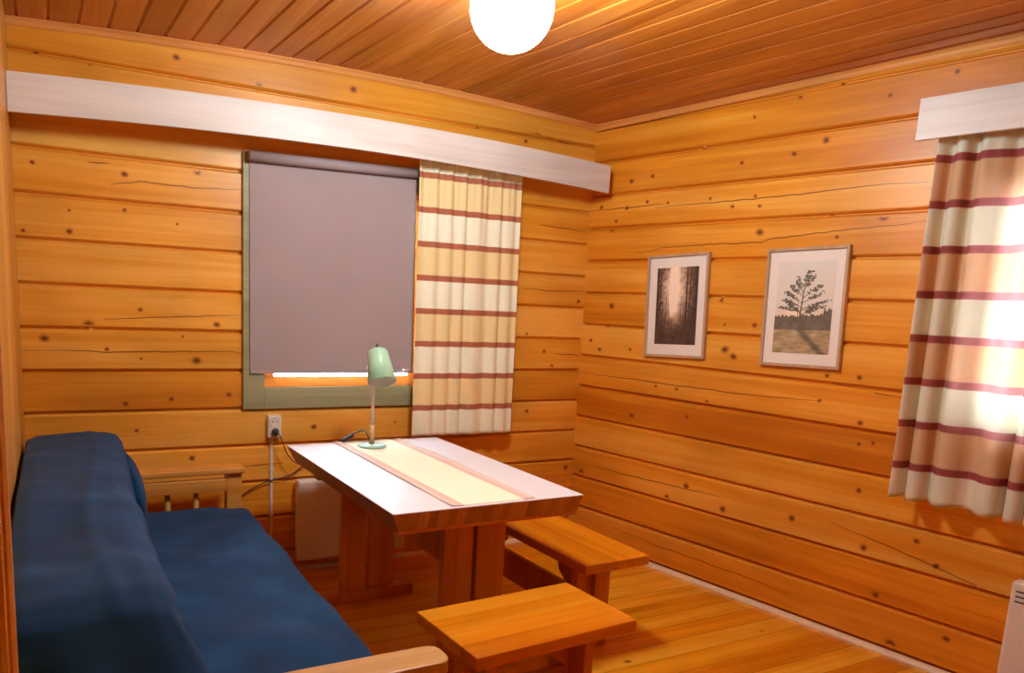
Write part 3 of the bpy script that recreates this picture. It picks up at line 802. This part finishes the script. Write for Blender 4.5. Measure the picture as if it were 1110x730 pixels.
# far arm
bm = bmesh.new(); sb(bm, -2.80, -1.995, -.245, -.15, .578, .606, .007); a = obj('armrest', bm, M['sofa_wood_amber'], t)
bm = bmesh.new(); sb(bm, -2.80, -2.075, -.238, -.205, .500, .556, .003); obj('arm_rail', bm, M['sofa_wood_amber'], a)
for k in range(6):
    x = -2.20-.118*k
    bm = bmesh.new(); tube(bm, [(x-ox, -.20-oy, .22), (x-ox, -.20-oy, .40), (x-ox, -.20-oy, .505)], [.012, .013, .011], 12); obj('spindle', bm, M['sofa_wood'], a, True)
for x0, x1 in ((-2.072, -2.005), (-2.80, -2.74)):
    bm = bmesh.new(); sb(bm, x0, x1, -.225, -.165, 0, .58, .004); obj('leg', bm, M['sofa_wood_amber'], t)
# near arm, its board with a rounded front end
bm = bmesh.new()
def rounded(x0, x1, y0, y1, r=.03, n=6):
    P = [(x0, y0)]
    for cx, cy, a0 in ((x1-r, y0+r, -PI/2), (x1-r, y1-r, 0)):
        for k in range(n+1):
            a = a0+PI/2*k/n; P.append((cx+r*math.cos(a), cy+r*math.sin(a)))
    P.append((x0, y1)); return P
prism(bm, [(x-ox, y-oy) for x, y in rounded(-2.80, -1.972, -2.228, -2.135, .032)], 'z', .566, .600, .006)
a = obj('armrest', bm, M['sofa_wood'], t)
bm = bmesh.new(); sb(bm, -2.80, -2.04, -2.195, -2.165, .485, .54, .003); obj('arm_rail', bm, M['sofa_wood'], a)
for k in range(6):
    x = -2.16-.118*k
    bm = bmesh.new(); tube(bm, [(x-ox, -2.18-oy, .22), (x-ox, -2.18-oy, .40), (x-ox, -2.18-oy, .49)], [.012, .013, .011], 12); obj('spindle', bm, M['sofa_wood'], a, True)
for x0, x1 in ((-2.045, -1.978), (-2.80, -2.74)):
    bm = bmesh.new(); sb(bm, x0, x1, -2.21, -2.15, 0, .57, .004); obj('leg', bm, M['sofa_wood'], t)
bm = bmesh.new(); sb(bm, -2.045, -2.015, -2.15, -.225, .20, .30, .003); obj('front_rail', bm, M['sofa_wood'], t)
bm = bmesh.new(); sb(bm, -2.80, -2.77, -2.15, -.225, .20, .30, .003); obj('back_rail', bm, M['sofa_wood'], t)
bm = bmesh.new(); sb(bm, -2.77, -2.045, -2.13, -.235, .27, .30, .003); obj('slat_base', bm, M['sofa_wood'], t)
bm = bmesh.new(); sb(bm, -2.77, -2.03, -2.12, -.255, .30, .428, .03, 4); obj('mattress', bm, M['blue'], t, True)
bm = bmesh.new()
P = [(-2.805, .43), (-2.56, .43), (-2.575, .60), (-2.59, .745), (-2.62, .768), (-2.79, .768), (-2.805, .74)]
prism(bm, [(x-ox, z) for x, z in P], 'y', -2.12-oy, -.30-oy, .012); obj('backrest_cushion', bm, M['blue'], t, True)

def grid(fn, nu, nv, name, mat, thick=.004, offset=1):
    bm = bmesh.new(); rows = [[bm.verts.new(fn(i/nu, j/nv)) for i in range(nu+1)] for j in range(nv+1)]
    for A, B in zip(rows, rows[1:]):
        for k in range(nu): bm.faces.new((A[k], A[k+1], B[k+1], B[k]))
    o = obj(name, bm, mat, None, True)
    m = o.modifiers.new('thickness', 'SOLIDIFY'); m.thickness = thick; m.offset = offset
    return o
def poly_at(P, s):
    """point on a polyline by arc length fraction"""
    L = [0]
    for a, b in zip(P, P[1:]): L.append(L[-1]+(Vector(b)-Vector(a)).length)
    d = s*L[-1]
    for i in range(len(P)-1):
        if d <= L[i+1]+1e-9:
            k = (d-L[i])/max(1e-9, L[i+1]-L[i]); return Vector(P[i]).lerp(Vector(P[i+1]), k)
    return Vector(P[-1])
from mathutils import noise as mn
def nz(x, y, s, z=0.0): return mn.noise(Vector((x*s, y*s, z)))
# throw over the seat: flat over the mattress, rolling over its front edge
SP = smoothcurve([(-2.555, .446), (-2.40, .444), (-2.20, .445), (-2.06, .444), (-2.018, .436), (-1.998, .412), (-1.994, .36), (-1.992, .28)], 6)
SP = [(p[0], p[1]) for p in SP]
SP = [(float(a), float(b)) for a, b in SP] if not hasattr(SP[0], 'x') else SP
def seat(u, v):
    p = poly_at([Vector((a, b, 0)) for a, b in SP], u)
    y = -.232-1.892*v
    x, z = p.x, p.y
    e = min(v, 1-v)
    z2 = z + .010*nz(x, y, 3.2, .3) + .005*nz(x*2, y, 7, 1.7)
    # diagonal wrinkles running from the front edge towards the back
    z2 += .0055*max(0, math.sin(9*(y+1.15)+5*(x+2.2)+1.2*nz(x, y, 2.5)))**4*(1 if u < .7 else .3)
    if v < .035 : z2 -= .03*((.035-v)/.035)**2
    if u > .72: x += .012*nz(y, 0, 5, 2.0)+.006; 
    if v < .10 and u > .6: x += .018*(1-v/.10)*(u-.6)/.4; z2 -= .01*(1-v/.1)
    return (x, y, max(z2, .25))
o = grid(seat, 70, 150, 'throw_blanket', M['blue'], .004, 0)
tag(o, 'blue throw spread flat over the seat of the sofa', 'throw', 'blue throws on the sofa')
# throw over the backrest: top face, front fall, near-end fall
def back(u, v):
    # u across: wall side -> top -> front fall ; v along: far end fall -> length -> near end fall
    P = [Vector((-2.840, .60, 0)), Vector((-2.842, .74, 0)), Vector((-2.836, .782, 0)), Vector((-2.80, .797, 0)), Vector((-2.68, .800, 0)), Vector((-2.58, .797, 0)), Vector((-2.545, .785, 0)), Vector((-2.528, .755, 0)), Vector((-2.510, .65, 0)), Vector((-2.490, .54, 0)), Vector((-2.455, .47, 0))]
    p = poly_at(P, u); x, z = p.x, p.y
    far, near = .09, .80
    xr = max(0, (x+2.80)/.3)
    kk = min(1, max(0, (v-far)/(near-far)))
    x += xr*(.034*(1-kk)-.020*math.sin(PI*min(1, kk*1.05)))
    if v < far:
        k = v/far; y = -.235; drop = .20*(1-k)
    elif v < near:
        k = (v-far)/(near-far); y = -.235-1.885*k; drop = 0
    else:
        k = (v-near)/(1-near); y = -2.12-.015; drop = .46*k
    g = .014*nz(x, y, 2.6, 4.0)+.004*nz(x, y, 9, 1.0)
    if drop == 0:
        e = min(v-far, near-v)
        rr = .03
        c = max(0, 1-e/rr)
        z += g-.022*c*c
        yy = y
        x += .010*nz(y, z, 4, 7)*(1 if u > .55 else 0)
        # a crease runs along the top
        z += .006*math.exp(-((x+2.64+.03*math.sin(3*y))/.02)**2)
    elif v < far:
        zt = z-.022
        s = max(0, (zt-.46)/.34)
        z = zt-drop*s; yy = y+.014*(drop/.20)**.5+.008*nz(x, z, 12)*min(1, drop*10)
    else:
        zt = z-.022+g*max(0, 1-k*4)
        s = max(0, (zt-.10)/.70)
        z = zt-drop*s
        # hanging folds, fanning out wider towards the hem
        f = min(1, drop*5)
        yy = y-.105*min(1, drop/.14)-.030*f*math.sin(19*x+1.5)-.012*f*math.sin(41*x)-.02*nz(x, z, 8)*f-.06*drop
        x = x+.62*drop*min(1.1, max(0, (x+2.80)/.3))**1.7
    return (x, yy, z)
o = grid(back, 90, 200, 'throw_blanket', M['blue'], .004, 0)
tag(o, 'blue throw draped over the sofa backrest and hanging down at its near end', 'throw', 'blue throws on the sofa')
# cushion peeping out at the far end of the seat
bm = bmesh.new()
bmesh.ops.create_cube(bm, size=1.0); bmesh.ops.subdivide_edges(bm, edges=bm.edges[:], cuts=10, use_grid_fill=True)
for v in bm.verts:
    x, y, z = v.co*2
    puff = (1-.55*(abs(y)**3))*(1-.55*(abs(z)**3))
    v.co = Vector((x*.048*max(.25, puff), y*.19*(1-.05*z*z), z*.118*(1-.05*y*y)))
o = obj('cushion', bm, M['blue'], None, True)
o.location = (-2.481, -.40, .592); o.rotation_euler = (0, -.20, 0)
tag(o, 'dark blue cushion tucked against the sofa back beside the far armrest', 'cushion')

# ------------------------------------------------------------------ light, sky, camera
w = bpy.data.worlds.new('overcast_daylight'); bpy.context.scene.world = w; w.use_nodes = True
nt = w.node_tree; bg = nt.nodes['Background']; bg.inputs[0].default_value = (.72, .86, 1.0, 1); bg.inputs[1].default_value = SKY

cam = bpy.data.cameras.new('camera'); co = bpy.data.objects.new('camera', cam); COL.objects.link(co)
F, CX, CY = 820.896, 499.747, 461.697
yaw, pit, rol = CAMANG
cam.sensor_fit = 'HORIZONTAL'; cam.sensor_width = 36; cam.lens = F/1110*36
cam.shift_x = (555-CX)/1110; cam.shift_y = (CY-365)/1110
cam.clip_start = .02; cam.clip_end = 100
f = Vector((math.sin(yaw)*math.cos(pit), math.cos(yaw)*math.cos(pit), math.sin(pit)))
r0 = Vector((math.cos(yaw), -math.sin(yaw), 0)); u0 = r0.cross(f)
rt = math.cos(rol)*r0+math.sin(rol)*u0; up = -math.sin(rol)*r0+math.cos(rol)*u0
mt = Matrix((rt, up, -f)).transposed().to_4x4(); mt.translation = Vector(CAMLOC)
co.matrix_world = mt
sc = bpy.context.scene; sc.camera = co
sc.view_settings.view_transform = 'Standard'; sc.view_settings.look = 'None'
sc.view_settings.gamma = 1; sc.view_settings.use_curve_mapping = False
sc.view_settings.exposure = EXPO
sc.cycles.use_denoising = True
sc.cycles.max_bounces = 8; sc.cycles.diffuse_bounces = 6; sc.cycles.glossy_bounces = 3
sc.cycles.transparent_max_bounces = 8; sc.cycles.caustics_reflective = False; sc.cycles.caustics_refractive = False
sc.cycles.sample_clamp_indirect = 6
